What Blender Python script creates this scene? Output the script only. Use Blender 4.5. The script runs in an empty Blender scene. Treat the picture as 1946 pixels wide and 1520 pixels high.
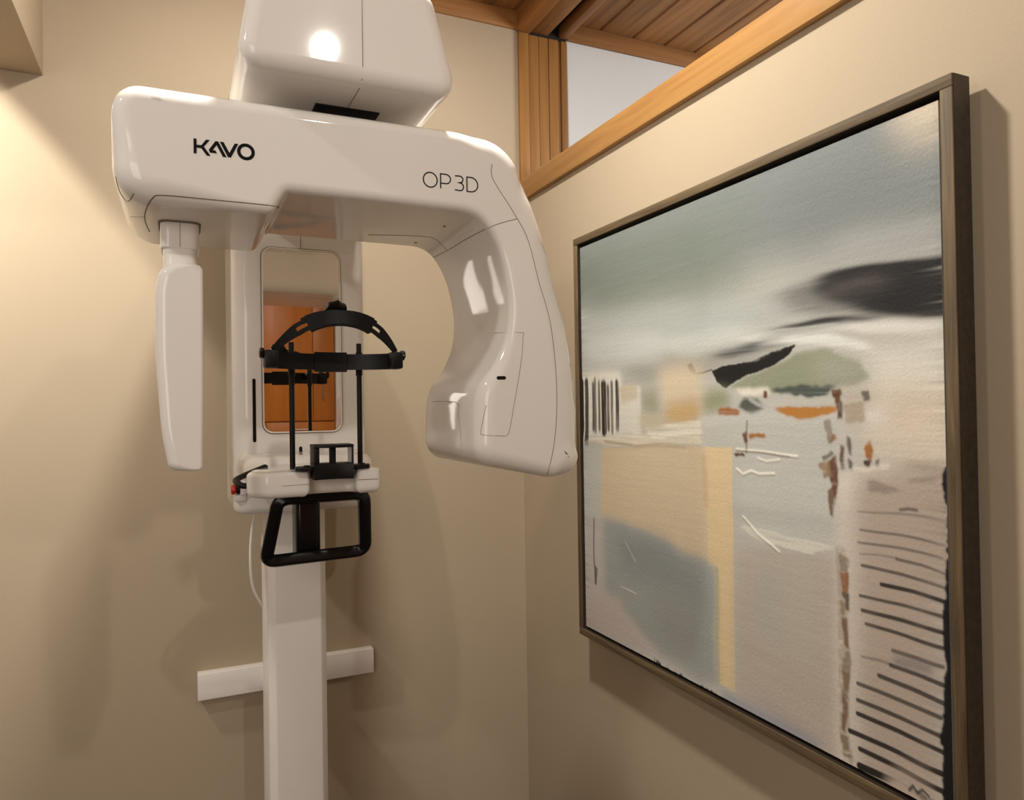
import bpy, bmesh, math, random
import numpy as np
from mathutils import Vector, Matrix
from mathutils.bvhtree import BVHTree
from mathutils.geometry import tessellate_polygon

sc = bpy.context.scene
C = sc.collection
PI = math.pi
random.seed(4)

# ------------------------------------------------------------------ camera
W, H, F = 1946, 1520, 1381.0
CX, CY = 973.0, 760.0
CAM = Vector((0, 0, 1.45))
fw = None
def _cam_axes():
    d = lambda px, py: np.array([(px - CX) / F, (CY - py) / F, 1.0])
    yv = d(345, 785); yv /= np.linalg.norm(yv)          # room depth direction
    xv = d(4010, 728); xv -= xv.dot(yv) * yv; xv /= np.linalg.norm(xv)   # along the back wall
    zv = np.cross(xv, yv)
    if zv[1] < 0: zv = -zv
    return np.stack([xv, yv, zv])
MW = _cam_axes()
right = Vector(MW @ np.array([1, 0, 0])); upv = Vector(MW @ np.array([0, 1, 0])); fwd = Vector(MW @ np.array([0, 0, 1]))
cam = bpy.data.cameras.new('camera'); camo = bpy.data.objects.new('camera', cam); C.objects.link(camo)
mw = Matrix.Identity(4)
for i, v in enumerate((right, upv, -fwd)):
    for j in range(3): mw[j][i] = v[j]
mw.translation = CAM
camo.matrix_world = mw
cam.sensor_fit = 'HORIZONTAL'; cam.sensor_width = 36; cam.lens = F / W * 36; cam.clip_start = 0.02
sc.camera = camo
def ray(px, py): return Vector(MW @ np.array([(px - CX) / F, (CY - py) / F, 1.0]))
def at_y(px, py, y): r = ray(px, py); return CAM + r * (y / r.y)
def at_x(px, py, x): r = ray(px, py); return CAM + r * (x / r.x)

# ------------------------------------------------------------------ world, light, exposure
wd = bpy.data.worlds.new('world'); sc.world = wd; wd.use_nodes = True
wd.node_tree.nodes['Background'].inputs[0].default_value = (0.55, 0.68, 0.9, 1)
wd.node_tree.nodes['Background'].inputs[1].default_value = 0.3
def lamp(name, kind, loc, power, color, target=None, size=0.1, spot=None, blend=0.3, sy=None, spread=None):
    l = bpy.data.lights.new(name, kind); l.energy = power; l.color = color
    if kind == 'AREA':
        l.shape = 'RECTANGLE' if sy else 'DISK'; l.size = size
        if sy: l.size_y = sy
        if spread: l.spread = spread
    else:
        l.shadow_soft_size = size
    if kind == 'SPOT':
        l.spot_size = spot; l.spot_blend = blend
    o = bpy.data.objects.new(name, l); C.objects.link(o); o.location = loc
    d = (Vector(target) - Vector(loc)) if target else Vector((0, 0, -1))
    o.rotation_euler = d.to_track_quat('-Z', 'Y').to_euler()
    return o
WARM = (1.0, 0.955, 0.865)
lamp('downlight_over_machine', 'AREA', (0.34, 1.33, 2.86), 36, WARM, size=0.12)
lamp('downlight_behind_camera', 'AREA', (0.52, -0.45, 2.86), 3, WARM, target=(0.3, 1.3, 1.7), size=0.06, spread=math.radians(100))
ax = Vector((-0.3469, 0.7244, -0.5957)); lp = Vector((-0.9, 1.9, 2.38))
lamp('bulkhead_light', 'SPOT', lp, 50, WARM, target=lp + ax, size=0.03, spot=math.radians(141.0), blend=0.04)
lamp('window_daylight_behind_camera', 'AREA', (-1.1, -1.55, 1.85), 50, (1.0, 0.93, 0.85), target=(0.0, 1.3, 1.5), size=2.2, sy=1.6)
lamp('downlight_left', 'AREA', (-1.15, 0.95, 2.86), 13, WARM, size=0.13)
lamp('next_room_daylight', 'AREA', (3.6, 0.6, 1.9), 65, (1.0, 0.98, 0.96), target=(1.6, 2.4, 2.2), size=1.2, sy=1.2)
sc.view_settings.view_transform = 'Standard'; sc.view_settings.look = 'None'
sc.view_settings.gamma = 1; sc.view_settings.use_curve_mapping = False
sc.view_settings.exposure = 0.0
sc.cycles.max_bounces = 8

# ------------------------------------------------------------------ materials
def srgb(r, g, b):
    f = lambda c: (c / 255 / 12.92) if c / 255 <= 0.04045 else ((c / 255 + 0.055) / 1.055) ** 2.4
    return (f(r), f(g), f(b), 1)
def new_mat(name):
    m = bpy.data.materials.new(name); m.use_nodes = True
    return m, m.node_tree.nodes, m.node_tree.links, m.node_tree.nodes['Principled BSDF']
def plain(name, col, rough=0.4, metal=0.0, coat=0.0, noise=0.03, scale=60, bump=0.0, spec=0.5):
    m, n, l, b = new_mat(name)
    tc = n.new('ShaderNodeTexCoord'); nz = n.new('ShaderNodeTexNoise'); nz.inputs['Scale'].default_value = scale
    nz.inputs['Detail'].default_value = 4
    l.new(tc.outputs['Object'], nz.inputs['Vector'])
    mx = n.new('ShaderNodeMix'); mx.data_type = 'RGBA'
    mx.inputs['A'].default_value = tuple(c * (1 - noise) for c in col[:3]) + (1,)
    mx.inputs['B'].default_value = tuple(min(1, c * (1 + noise)) for c in col[:3]) + (1,)
    l.new(nz.outputs['Fac'], mx.inputs['Factor']); l.new(mx.outputs['Result'], b.inputs['Base Color'])
    b.inputs['Roughness'].default_value = rough; b.inputs['Metallic'].default_value = metal
    b.inputs['Coat Weight'].default_value = coat; b.inputs['Coat Roughness'].default_value = 0.05
    b.inputs['Specular IOR Level'].default_value = spec
    if bump:
        bp = n.new('ShaderNodeBump'); bp.inputs['Strength'].default_value = bump; bp.inputs['Distance'].default_value = 0.002
        l.new(nz.outputs['Fac'], bp.inputs['Height']); l.new(bp.outputs['Normal'], b.inputs['Normal'])
    return m
def wood(name, dark, light, axis, rough=0.45, scale=1.0, knots=False):
    m, n, l, b = new_mat(name)
    tc = n.new('ShaderNodeTexCoord'); mp = n.new('ShaderNodeMapping')
    oi = n.new('ShaderNodeObjectInfo'); ad = n.new('ShaderNodeVectorMath'); ad.operation = 'ADD'
    s = [30 * scale] * 3; s['XYZ'.index(axis)] = 1.6 * scale
    mp.inputs['Scale'].default_value = s
    sh = n.new('ShaderNodeVectorMath'); sh.operation = 'SCALE'; sh.inputs['Scale'].default_value = 40
    l.new(oi.outputs['Random'], sh.inputs[0])
    l.new(tc.outputs['Object'], mp.inputs['Vector']); l.new(mp.outputs['Vector'], ad.inputs[0]); l.new(sh.outputs['Vector'], ad.inputs[1])
    nz = n.new('ShaderNodeTexNoise'); nz.inputs['Scale'].default_value = 1.0; nz.inputs['Detail'].default_value = 5; nz.inputs['Distortion'].default_value = 0.6
    l.new(ad.outputs['Vector'], nz.inputs['Vector'])
    cr = n.new('ShaderNodeValToRGB'); cr.color_ramp.elements[0].position = 0.3; cr.color_ramp.elements[0].color = dark
    cr.color_ramp.elements[1].position = 0.72; cr.color_ramp.elements[1].color = light
    l.new(nz.outputs['Fac'], cr.inputs['Fac'])
    hs = n.new('ShaderNodeHueSaturation'); mr = n.new('ShaderNodeMapRange'); mr.inputs['To Min'].default_value = 0.82; mr.inputs['To Max'].default_value = 1.15
    l.new(oi.outputs['Random'], mr.inputs['Value']); l.new(mr.outputs['Result'], hs.inputs['Value'])
    l.new(cr.outputs['Color'], hs.inputs['Color'])
    l.new(hs.outputs['Color'], b.inputs['Base Color']); b.inputs['Roughness'].default_value = rough
    bp = n.new('ShaderNodeBump'); bp.inputs['Strength'].default_value = 0.15; bp.inputs['Distance'].default_value = 0.001
    l.new(nz.outputs['Fac'], bp.inputs['Height']); l.new(bp.outputs['Normal'], b.inputs['Normal'])
    return m
M_WALL = plain('cream_wall_paint', (0.44, 0.357, 0.256, 1), 0.85, noise=0.015, scale=220, bump=0.12, spec=0.2)
M_NEXT = plain('daylight_grey_wall', (0.62, 0.63, 0.63, 1), 0.85, noise=0.02, scale=150, bump=0.1, spec=0.2)  # grey of the daylight on this wall put into its paint colour
M_FLOOR = plain('brown_floor', (0.06, 0.04, 0.025, 1), 0.5, noise=0.2, scale=20)
M_WHITE = plain('glossy_white_plastic', (0.86, 0.825, 0.785, 1), 0.06, coat=0.0, noise=0.006, scale=8, spec=0.32)
M_WHITE2 = plain('satin_white_paint', (0.84, 0.80, 0.765, 1), 0.38, noise=0.01, scale=30)
M_BLACK = plain('black_plastic', (0.005, 0.005, 0.0055, 1), 0.45, noise=0.2, scale=90, spec=0.22)
M_BLACKG = plain('glossy_black_plastic', (0.005, 0.005, 0.0055, 1), 0.25, noise=0.1, scale=40, spec=0.3)
M_SEAM = plain('seam_shadow_gap', (0.20, 0.16, 0.12, 1), 0.8, noise=0.05)
M_INK = plain('black_print', (0.005, 0.005, 0.006, 1), 0.6, noise=0.05, spec=0.1)
M_MIRROR = plain('mirror_glass', (0.88, 0.86, 0.84, 1), 0.015, metal=1.0, noise=0.0)
M_RED = plain('red_button_plastic', (0.55, 0.03, 0.015, 1), 0.3, noise=0.05)
M_GREY = plain('clear_grey_plastic', (0.35, 0.34, 0.33, 1), 0.25, noise=0.05)
M_STEEL = plain('brushed_steel', (0.6, 0.57, 0.53, 1), 0.3, metal=1.0, noise=0.05)
M_BEAM = wood('honey_fir_y', srgb(156, 110, 58), srgb(184, 138, 78), 'Y', 0.5, 1.3)
M_POST = wood('honey_fir_z', srgb(136, 94, 46), srgb(160, 114, 60), 'Z', 0.5, 1.3)
M_PLANK = wood('brown_cedar_y', srgb(112, 74, 36), srgb(160, 112, 62), 'Y', 0.6, 1.0)
M_PLANK_LIT = wood('lit_cedar_y', srgb(142, 92, 44), srgb(178, 122, 64), 'Y', 0.6, 1.0)  # plank cedar lightened, the light on one beam put into its colour
M_PLANKZ = wood('brown_cedar_z', srgb(112, 74, 36), srgb(150, 104, 56), 'Z', 0.6, 1.0)
M_TRIMX = wood('brown_cedar_x', srgb(116, 76, 36), srgb(160, 112, 64), 'X', 0.6, 1.0)
M_CAB = wood('orange_cabinet_veneer', srgb(188, 108, 34), srgb(208, 126, 46), 'Z', 0.4, 0.7)
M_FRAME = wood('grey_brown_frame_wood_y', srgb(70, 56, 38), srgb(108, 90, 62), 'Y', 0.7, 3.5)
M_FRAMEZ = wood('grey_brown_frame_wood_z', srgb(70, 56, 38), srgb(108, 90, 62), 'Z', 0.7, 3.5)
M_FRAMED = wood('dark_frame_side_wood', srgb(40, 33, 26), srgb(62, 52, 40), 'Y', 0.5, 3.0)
M_DARKW = plain('dark_gap', (0.012, 0.009, 0.007, 1), 0.9, noise=0.1)
M_TRIM = plain('white_trim_paint', (0.82, 0.79, 0.74, 1), 0.4, noise=0.01)

# ------------------------------------------------------------------ mesh helpers
def obj(name, bm, mat, parent=None, smooth=True):
    bmesh.ops.recalc_face_normals(bm, faces=bm.faces)
    cl = bm.faces.layers.int.get('cap')
    for f in bm.faces: f.smooth = smooth and not (cl and f[cl])
    me = bpy.data.meshes.new(name); bm.to_mesh(me); bm.free()
    me.materials.append(mat)
    o = bpy.data.objects.new(name, me); C.objects.link(o)
    if parent: o.parent = parent
    return o
def sharp(o, deg=35):
    o.data.set_sharp_from_angle(angle=math.radians(deg)); return o
def struct(o): o['kind'] = 'structure'; return o
def tag(o, label, cat, group=None):
    o['label'] = label; o['category'] = cat
    if group: o['group'] = group
    return o
def empty(name, loc=(0, 0, 0)):
    o = bpy.data.objects.new(name, None); C.objects.link(o); o.location = loc; o.empty_display_size = 0.1
    return o
def add_box(bm, x0, x1, y0, y1, z0, z1, bev=0.0, seg=2):
    r = bmesh.ops.create_cube(bm, size=1, matrix=Matrix.Translation(((x0 + x1) / 2, (y0 + y1) / 2, (z0 + z1) / 2)) @ Matrix.Diagonal((abs(x1 - x0), abs(y1 - y0), abs(z1 - z0), 1)))
    if bev:
        es = list({e for v in r['verts'] for e in v.link_edges})
        bmesh.ops.bevel(bm, geom=es, offset=bev, segments=seg, affect='EDGES', profile=0.5)
    return bm
def box(name, mat, parent, x0, x1, y0, y1, z0, z1, bev=0.0, seg=2):
    o = obj(name, add_box(bmesh.new(), x0, x1, y0, y1, z0, z1, bev, seg), mat, parent, smooth=bev > 0)
    if bev: sharp(o, 40)
    return o
def round_poly(pts, seg=8, step=0.02):
    """pts: (a, b, corner radius, extra) -> dense outline of (a, b, extra)"""
    out = []; n = len(pts)
    for i in range(n):
        p0, p1, p2 = pts[i - 1], pts[i], pts[(i + 1) % n]
        P = Vector(p1[:2]); A = Vector(p0[:2]) - P; B = Vector(p2[:2]) - P
        la, lb = A.length, B.length; A.normalize(); B.normalize()
        ang = A.angle(B); r = p1[2]
        t = r / max(1e-6, math.tan(ang / 2)); t = min(t, la * 0.49, lb * 0.49); r = t * math.tan(ang / 2)
        if r < 1e-5 or abs(ang - PI) < 1e-3:
            out.append((P.x, P.y, p1[3])); continue
        bis = (A + B).normalized(); c = P + bis * (r / math.sin(ang / 2))
        s = P + A * t - c; e = P + B * t - c
        a0 = math.atan2(s.y, s.x); a1 = math.atan2(e.y, e.x); da = (a1 - a0 + PI) % (2 * PI) - PI
        k = max(2, int(seg * abs(da) / (PI / 2)) + 1)
        for j in range(k + 1):
            a = a0 + da * j / k
            out.append((c.x + r * math.cos(a), c.y + r * math.sin(a), p1[3]))
    res = []
    for i in range(len(out)):
        p, q = out[i], out[(i + 1) % len(out)]
        L = math.hypot(q[0] - p[0], q[1] - p[1])
        if L < 1e-6: continue
        k = max(1, int(math.ceil(L / step)))
        for j in range(k):
            f = j / k; s = f * f * (3 - 2 * f)
            res.append((p[0] + (q[0] - p[0]) * f, p[1] + (q[1] - p[1]) * f, p[2] + (q[2] - p[2]) * s))
    return res
def pillow(out, c0, c1, axis='Y', r1=0.02, seg=6, r0=None):
    """extrude a dense outline along an axis from c0 to c1, rounding the c0 rim by out[i][2] (or r0) and the c1 rim by r1"""
    n = len(out); P = [Vector((p[0], p[1])) for p in out]
    area = sum(P[i].x * P[(i + 1) % n].y - P[(i + 1) % n].x * P[i].y for i in range(n))
    sgn = 1 if area > 0 else -1
    N = []
    for i in range(n):
        t = (P[i] - P[i - 1]).normalized() + (P[(i + 1) % n] - P[i]).normalized()
        N.append(Vector((t.y, -t.x)).normalized() * sgn)
    mp = {'Y': lambda a, b, c: (a, c, b), 'Z': lambda a, b, c: (a, b, c), 'X': lambda a, b, c: (c, a, b)}[axis]
    rings = []; d = 1 if c1 > c0 else -1
    for k in range(seg + 1):
        t = PI / 2 * k / seg; ring = []
        for i in range(n):
            r = out[i][2] if r0 is None else r0
            q = P[i] - N[i] * (r * (1 - math.sin(t))); ring.append(mp(q.x, q.y, c0 + d * r * (1 - math.cos(t))))
        rings.append(ring)
    for k in range(seg, -1, -1):
        t = PI / 2 * k / seg; ring = []
        for i in range(n):
            q = P[i] - N[i] * (r1 * (1 - math.sin(t))); ring.append(mp(q.x, q.y, c1 - d * r1 * (1 - math.cos(t))))
        rings.append(ring)
    bm = bmesh.new(); cl = bm.faces.layers.int.new('cap'); V = [[bm.verts.new(p) for p in ring] for ring in rings]
    for a, b in zip(V[:-1], V[1:]):
        for i in range(n):
            bm.faces.new((a[i], a[(i + 1) % n], b[(i + 1) % n], b[i]))
    for ring in (V[0], V[-1]):
        if len(ring) <= 4: bm.faces.new(ring); continue
        for tri in tessellate_polygon([[v.co for v in ring]]):
            try: bm.faces.new([ring[i] for i in tri])[cl] = 1
            except ValueError: pass
    return bm
def rrect(x0, x1, z0, z1, r, e=0.01, seg=6, step=0.05):
    return round_poly([(x0, z0, r, e), (x1, z0, r, e), (x1, z1, r, e), (x0, z1, r, e)], seg, step)
def catmull(pts, k=6, closed=False):
    pts = [Vector(p) for p in pts]; n = len(pts); out = []
    for i in range(n if closed else n - 1):
        g = (lambda j: pts[j % n]) if closed else (lambda j: pts[max(0, min(n - 1, j))])
        a, b, c, d = g(i - 1), g(i), g(i + 1), g(i + 2)
        for s in range(k):
            t = s / k
            out.append(0.5 * ((2 * b) + (c - a) * t + (2 * a - 5 * b + 4 * c - d) * t * t + (3 * b - a - 3 * c + d) * t ** 3))
    if not closed: out.append(pts[-1])
    return out
def add_sweep(bm, pts, section, closed=False, up=None):
    """sweep a closed 2D section (list of (u, v)) along pts; u = sideways, v = up-ish"""
    pts = [Vector(p) for p in pts]; n = len(pts); rings = []
    nrm = None
    for i in range(n):
        if closed: t = (pts[(i + 1) % n] - pts[i - 1]).normalized()
        else: t = (pts[min(n - 1, i + 1)] - pts[max(0, i - 1)]).normalized()
        if up is not None: u_ = Vector(up[i] if isinstance(up, list) else up)
        elif nrm is None: u_ = Vector((0, 0, 1)) if abs(t.z) < 0.9 else Vector((0, 1, 0))
        else: u_ = nrm
        nrm = (u_ - t * u_.dot(t)).normalized(); s = t.cross(nrm)
        sec = section[i] if isinstance(section[0][0], (tuple, list)) else section
        rings.append([bm.verts.new(pts[i] + s * a + nrm * b) for a, b in sec])
    m = len(rings[0])
    for i in range(n if closed else n - 1):
        a, b = rings[i], rings[(i + 1) % n]
        for j in range(m): bm.faces.new((a[j], a[(j + 1) % m], b[(j + 1) % m], b[j]))
    if not closed:
        bm.faces.new(rings[0]); bm.faces.new(rings[-1])
    return bm
def circ(r, k=10, ry=None): return [(r * math.cos(2 * PI * j / k), (ry or r) * math.sin(2 * PI * j / k)) for j in range(k)]
def tube(name, mat, parent, pts, r, k=10, closed=False, smooth_k=0, ry=None):
    if smooth_k: pts = catmull(pts, smooth_k, closed)
    return sharp(obj(name, add_sweep(bmesh.new(), pts, circ(r, k, ry), closed), mat, parent), 50)
def lathe(name, mat, parent, prof, loc, axis=(0, 0, 1), k=24, ridges=0, depth=0.0):
    bm = bmesh.new(); q = Vector((0, 0, 1)).rotation_difference(Vector(axis)); rings = []
    for r, z in prof:
        rings.append([bm.verts.new(Vector(loc) + q @ Vector(((r - (depth if ridges and (j // 2) % 2 else 0)) * math.cos(2 * PI * j / k), (r - (depth if ridges and (j // 2) % 2 else 0)) * math.sin(2 * PI * j / k), z))) for j in range(k)])
    for a, b in zip(rings[:-1], rings[1:]):
        for j in range(k): bm.faces.new((a[j], a[(j + 1) % k], b[(j + 1) % k], b[j]))
    bm.faces.new(rings[0]); bm.faces.new(rings[-1])
    return sharp(obj(name, bm, mat, parent), 40)
def cylinder(name, mat, parent, p, q, r, k=16, bev=0.0):
    p, q = Vector(p), Vector(q); h = (q - p).length
    prof = [(r, 0), (r, h)] if not bev else [(r - bev, 0), (r, bev), (r, h - bev), (r - bev, h)]
    return lathe(name, mat, parent, prof, p, (q - p).normalized(), k)

# ------------------------------------------------------------------ room
XR, YB, ZC = 1.14, 2.41, 2.908      # partition face, back wall face, plank ceiling
XL, YF = -3.2, -1.62
ZB = 2.841                          # underside of the wooden boards at the wall top
struct(box('floor', M_FLOOR, None, XL - 0.1, 4.6, YF - 0.1, YB + 0.1, -0.08, 0))
struct(box('wall_back', M_WALL, None, XL, XR + 0.02, YB, YB + 0.12, 0, ZC))
struct(box('wall_beyond', M_NEXT, None, XR + 0.02, 4.5, YB, YB + 0.12, 0, ZC))
struct(box('wall_left', M_WALL, None, XL - 0.12, XL, YF, YB, 0, ZC))
struct(box('wall_front', M_WALL, None, XL, 4.5, YF - 0.12, YF, 0, ZC))
struct(box('wall_right', M_WALL, None, XR, XR + 0.20, YF, YB, 0, 2.20))
struct(box('wall_far_right', M_NEXT, None, 4.5, 4.62, YF, YB, 0, ZC))
ceil = struct(box('ceiling', M_DARKW, None, XL, 4.5, YF, YB, ZC + 0.014, ZC + 0.12))
# tongue and groove planks, running with the depth of the room
def plank_bm(x0, x1):
    bm = bmesh.new(); v = 0.007
    sec = [(x0 + 0.0005, ZC + 0.016), (x0 + 0.0005, ZC + v), (x0 + v, ZC), (x1 - v, ZC), (x1 - 0.0005, ZC + v), (x1 - 0.0005, ZC + 0.016)]
    a = [bm.verts.new((x, YF + 0.01, z)) for x, z in sec]; b = [bm.verts.new((x, YB - 0.002, z)) for x, z in sec]
    for i in range(6): bm.faces.new((a[i], a[(i + 1) % 6], b[(i + 1) % 6], b[i]))
    bm.faces.new(a); bm.faces.new(b)
    return bm
PW = 0.150
first = None
k = -30
while 1.343 + k * PW < 4.4:
    x0 = 1.343 + k * PW
    if x0 > XL - 0.05 and x0 + PW < 4.5:
        o = obj('plank', plank_bm(x0, x0 + PW), M_PLANK, ceil, smooth=False)
    k += 1
# boards at the top of the back wall, in both rooms
struct(box('trim_1', M_TRIMX, None, XL, XR - 0.001, YB - 0.012, YB, ZB, ZC, 0.002))
struct(box('trim_2', M_TRIMX, None, 1.346, 4.5, YB - 0.012, YB, ZB, ZC, 0.002))
# wooden cap along the top of the low partition
cap = struct(box('trim_3', M_BEAM, None, XR - 0.018, XR + 0.21, YF, YB - 0.014, 2.197, 2.272, 0.003))
# built-up end post on the back wall above the partition, made of upright boards
post = struct(empty('trim_4', (1.24, 2.4, 2.27)))
def pboard(x0, x1, t, mat=None, name='board', z0=2.274, z1=None):
    o = box(name, mat or M_POST, None, x0, x1, YB - t, YB - 0.0005, z0, z1 or ZB - 0.0075, 0.002 if name == 'board' else 0); o.parent = post; o.matrix_parent_inverse = Matrix.Translation((-1.24, -2.4, -2.27)); return o
pboard(1.1405, 1.1810, 0.013); pboard(1.1835, 1.2245, 0.007); pboard(1.2255, 1.2640, 0.008); pboard(1.2665, 1.3055, 0.010); pboard(1.3065, 1.3175, 0.004, M_PLANKZ); pboard(1.3185, 1.3440, 0.010)
pboard(1.1410, 1.3435, 0.0025, M_DARKW, 'backing', 2.274, ZC + 0.01)  # near-black sheet added behind the boards for the shade in their gaps
# timbers under the ceiling above the partition, shade of the gaps put in as near-black strips
beam = struct(empty('trim_5', (1.24, 0.5, 2.87)))
def bboard(name, mat, x0, x1, z0):
    o = box(name, mat, None, x0, x1, YF + 0.01, YB - 0.0035, z0, ZC + 0.012, 0.003 if name == 'beam' else 0); o.parent = beam; o.matrix_parent_inverse = Matrix.Translation((-1.24, -0.5, -2.87)); return o
bboard('beam', M_PLANK_LIT, 1.134, 1.1880, ZB - 0.006)
bboard('beam', M_PLANK, 1.1935, 1.2640, ZB + 0.002)
bboard('beam', M_PLANK, 1.3110, 1.3440, ZB + 0.004)
bboard('gap_shade_strip', M_DARKW, 1.1885, 1.1930, ZB + 0.012)
bboard('gap_shade_strip', M_DARKW, 1.2645, 1.3105, ZB + 0.045)
# painted bulkhead in the upper left corner against the back wall
struct(box('trim_6', M_WALL, None, XL, -0.348, 1.72, YB - 0.001, 2.412, ZC - 0.001, 0.002))

# ------------------------------------------------------------------ panoramic x-ray machine
mach = tag(empty('xray_machine', (0.285, 2.14, 0)), 'glossy white dental x-ray machine with curved arm, mirror and black head support', 'x-ray machine')
INV = Matrix.Translation((-0.285, -2.14, 0))
def part(o, parent=None):
    if parent is None:
        o.parent = mach; o.matrix_parent_inverse = INV
    else:
        o.parent = parent; o.matrix_parent_inverse = parent.matrix_parent_inverse.copy() if False else Matrix.Identity(4)
    return o
# post: a plate with chamfered front edges
pl = [(0.225, 2.05), (0.345, 2.05), (0.362, 2.072), (0.362, 2.24), (0.208, 2.24), (0.208, 2.072)]
postp = part(obj('post', pillow(round_poly([(a, b, 0.006, 0.001) for a, b in pl], 4, 0.2), 0.0, 2.05, 'Z', 0.001, 2), M_WHITE2)); sharp(postp, 20)
part(box('base_plate', M_WHITE2, None, 0.14, 0.43, 1.75, 2.38, 0.0, 0.03, 0.008))
# wall bracket bar behind the post
br = part(box('wall_bracket', M_WHITE2, None, 0.036, 0.567, 2.374, 2.410, 0.590, 0.668, 0.002))
part(box('bracket_arm', M_WHITE2, None, 0.225, 0.345, 2.24, 2.374, 0.60, 0.66, 0.003))
part(box('bracket_arm', M_WHITE2, None, 0.225, 0.345, 2.24, 2.409, 1.75, 1.83, 0.003))
# cord hanging beside the post
part(tube('cord', M_TRIM, None, [(0.20, 2.20, 1.22), (0.178, 2.18, 1.12), (0.172, 2.17, 1.03), (0.180, 2.19, 0.95), (0.209, 2.225, 0.885)], 0.0035, 8, smooth_k=8))
# carriage with the mirror
car = part(obj('carriage', pillow(round_poly([(0.120, 1.98, 0.045, 0.02), (0.462, 1.98, 0.03, 0.02), (0.462, 2.31, 0.03, 0.02), (0.120, 2.31, 0.03, 0.02)], 10, 0.05), 1.185, 2.30, 'Z', 0.02, 5), M_WHITE))
# mirror: recessed bezel ring and glass
MX0, MX1, MZ0, MZ1 = 0.1915, 0.3945, 1.394, 1.879
def ring(name, mat, parent, x0, x1, z0, z1, r, w, y0, y1):
    o1 = rrect(x0, x1, z0, z1, r, step=9); o2 = rrect(x0 + w, x1 - w, z0 + w, z1 - w, max(r - w, 0.002), step=9)
    bm = bmesh.new(); n = len(o1)
    A = [[bm.verts.new((p[0], y, p[1])) for p in o] for o, y in ((o1, y1), (o1, y0), (o2, y0), (o2, y1))]
    for a, b in zip(A, A[1:] + A[:1]):
        for i in range(n): bm.faces.new((a[i], a[(i + 1) % n], b[(i + 1) % n], b[i]))
    return sharp(obj(name, bm, mat, parent), 40)
ring('mirror_gap', M_SEAM, car, MX0 - 0.0022, MX1 + 0.0022, MZ0 - 0.0022, MZ1 + 0.0022, 0.028, 0.003, 1.9785, 1.985)
ring('mirror_bezel', M_WHITE, car, MX0, MX1, MZ0, MZ1, 0.026, 0.0035, 1.9745, 1.985)
mir = obj('mirror', pillow(rrect(MX0 + 0.003, MX1 - 0.003, MZ0 + 0.003, MZ1 - 0.003, 0.024, step=9), 1.9775, 1.99, 'Y', 0.0005, 1, r0=0.0005), M_MIRROR, car, smooth=False)
obj('slot', pillow(rrect(0.1668, 0.1746, 1.372, 1.536, 0.0038, step=9), 1.9785, 1.99, 'Y', 0.0003, 1, r0=0.0006), M_BLACKG, car)
obj('indicator_window', pillow(rrect(0.2815, 0.2895, 1.338, 1.357, 0.0039, step=9), 1.9785, 1.99, 'Y', 0.0003, 1, r0=0.0006), M_BLACKG, car)
box('seam', M_SEAM, car, 0.2915, 0.2925, 1.9795, 1.985, MZ1 + 0.002, 1.98)
# emergency stop on the left flank of the carriage
box('stop_mount', M_WHITE2, car, 0.1225, 0.150, 1.978, 2.02, 1.222, 1.240, 0.003)
part(lathe('stop_button', M_RED, None, [(0.009, 0), (0.009, 0.006), (0.0125, 0.008), (0.0125, 0.014), (0.010, 0.017)], (0.130, 1.982, 1.253), (-1, 0, 0), 20))
part(lathe('stop_collar', M_BLACK, None, [(0.012, -0.003), (0.012, 0.004), (0.010, 0.005)], (0.130, 1.982, 1.253), (-1, 0, 0), 20))
box('stop_mount', M_WHITE2, car, 0.1335, 0.150, 1.972, 2.02, 1.238, 1.268, 0.003)
# boom head above the gantry
hd = round_poly([(0.080, 1.998, 0.036, 0.03), (0.459, 1.998, 0.036, 0.03), (0.408, 2.186, 0.036, 0.03), (0.112, 2.186, 0.036, 0.03)], 8, 0.02)
head = part(obj('boom_head', pillow(hd, 1.20, 2.30, 'Y', 0.03, 7, r0=0.026), M_WHITE))
box('recess', M_BLACK, head, 0.222, 0.338, 1.312, 1.50, 1.9955, 2.01, 0.001)
# seam down the middle of the boom head
part(tube('seam', M_SEAM, None, [(0.2815, 1.199 + 0.026, 2.186), (0.2815, 1.1998, 2.16), (0.2815, 1.1998, 2.025), (0.2812, 1.2075, 2.0055), (0.281, 1.226, 1.9978), (0.279, 1.31, 1.9978)], 0.0006, 6)).parent = head
bpy.data.objects['seam.001'].matrix_parent_inverse = Matrix.Identity(4)
part(cylinder('rotation_shaft', M_WHITE2, None, (0.2926, 1.47, 1.95), (0.2926, 1.47, 2.01), 0.10, 32))
# rotating gantry: C-shaped arm
GI = [(0.45, 1.822), (0.495, 1.820), (0.528, 1.803), (0.556, 1.76), (0.572, 1.71), (0.580, 1.65), (0.573, 1.59), (0.549, 1.537), (0.522, 1.500), (0.511, 1.468), (0.508, 1.42)]
GI = [(p.x, p.y, 0.0, 0.016 + 0.018 * min(1, max(0, (1.60 - p.y) / 0.15))) for p in catmull([(a, b, 0) for a, b in GI], 6)]
GO = [(-0.097, 1.784, 0.06, 0.04), (0.142, 1.784, 0.02, 0.016), (0.165, 1.824, 0.014, 0.016)] + GI + [(0.507, 1.345, 0.055, 0.032), (0.662, 1.311, 0.06, 0.028), (0.735, 1.313, 0.08, 0.045),
      (0.7500, 1.44, 0.5, 0.07), (0.724, 1.62, 0.6, 0.07), (0.645, 1.856, 0.5, 0.05), (0.578, 1.972, 0.11, 0.035), (0.47, 1.973, 0.2, 0.022), (-0.097, 1.973, 0.045, 0.028)]
gan = part(obj('gantry', pillow(round_poly(GO, 12, 0.012), 1.27, 1.62, 'Y', 0.03, 8), M_WHITE))
bmg = bmesh.new(); bmg.from_mesh(gan.data); bvh = BVHTree.FromBMesh(bmg); bmg.free()
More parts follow.
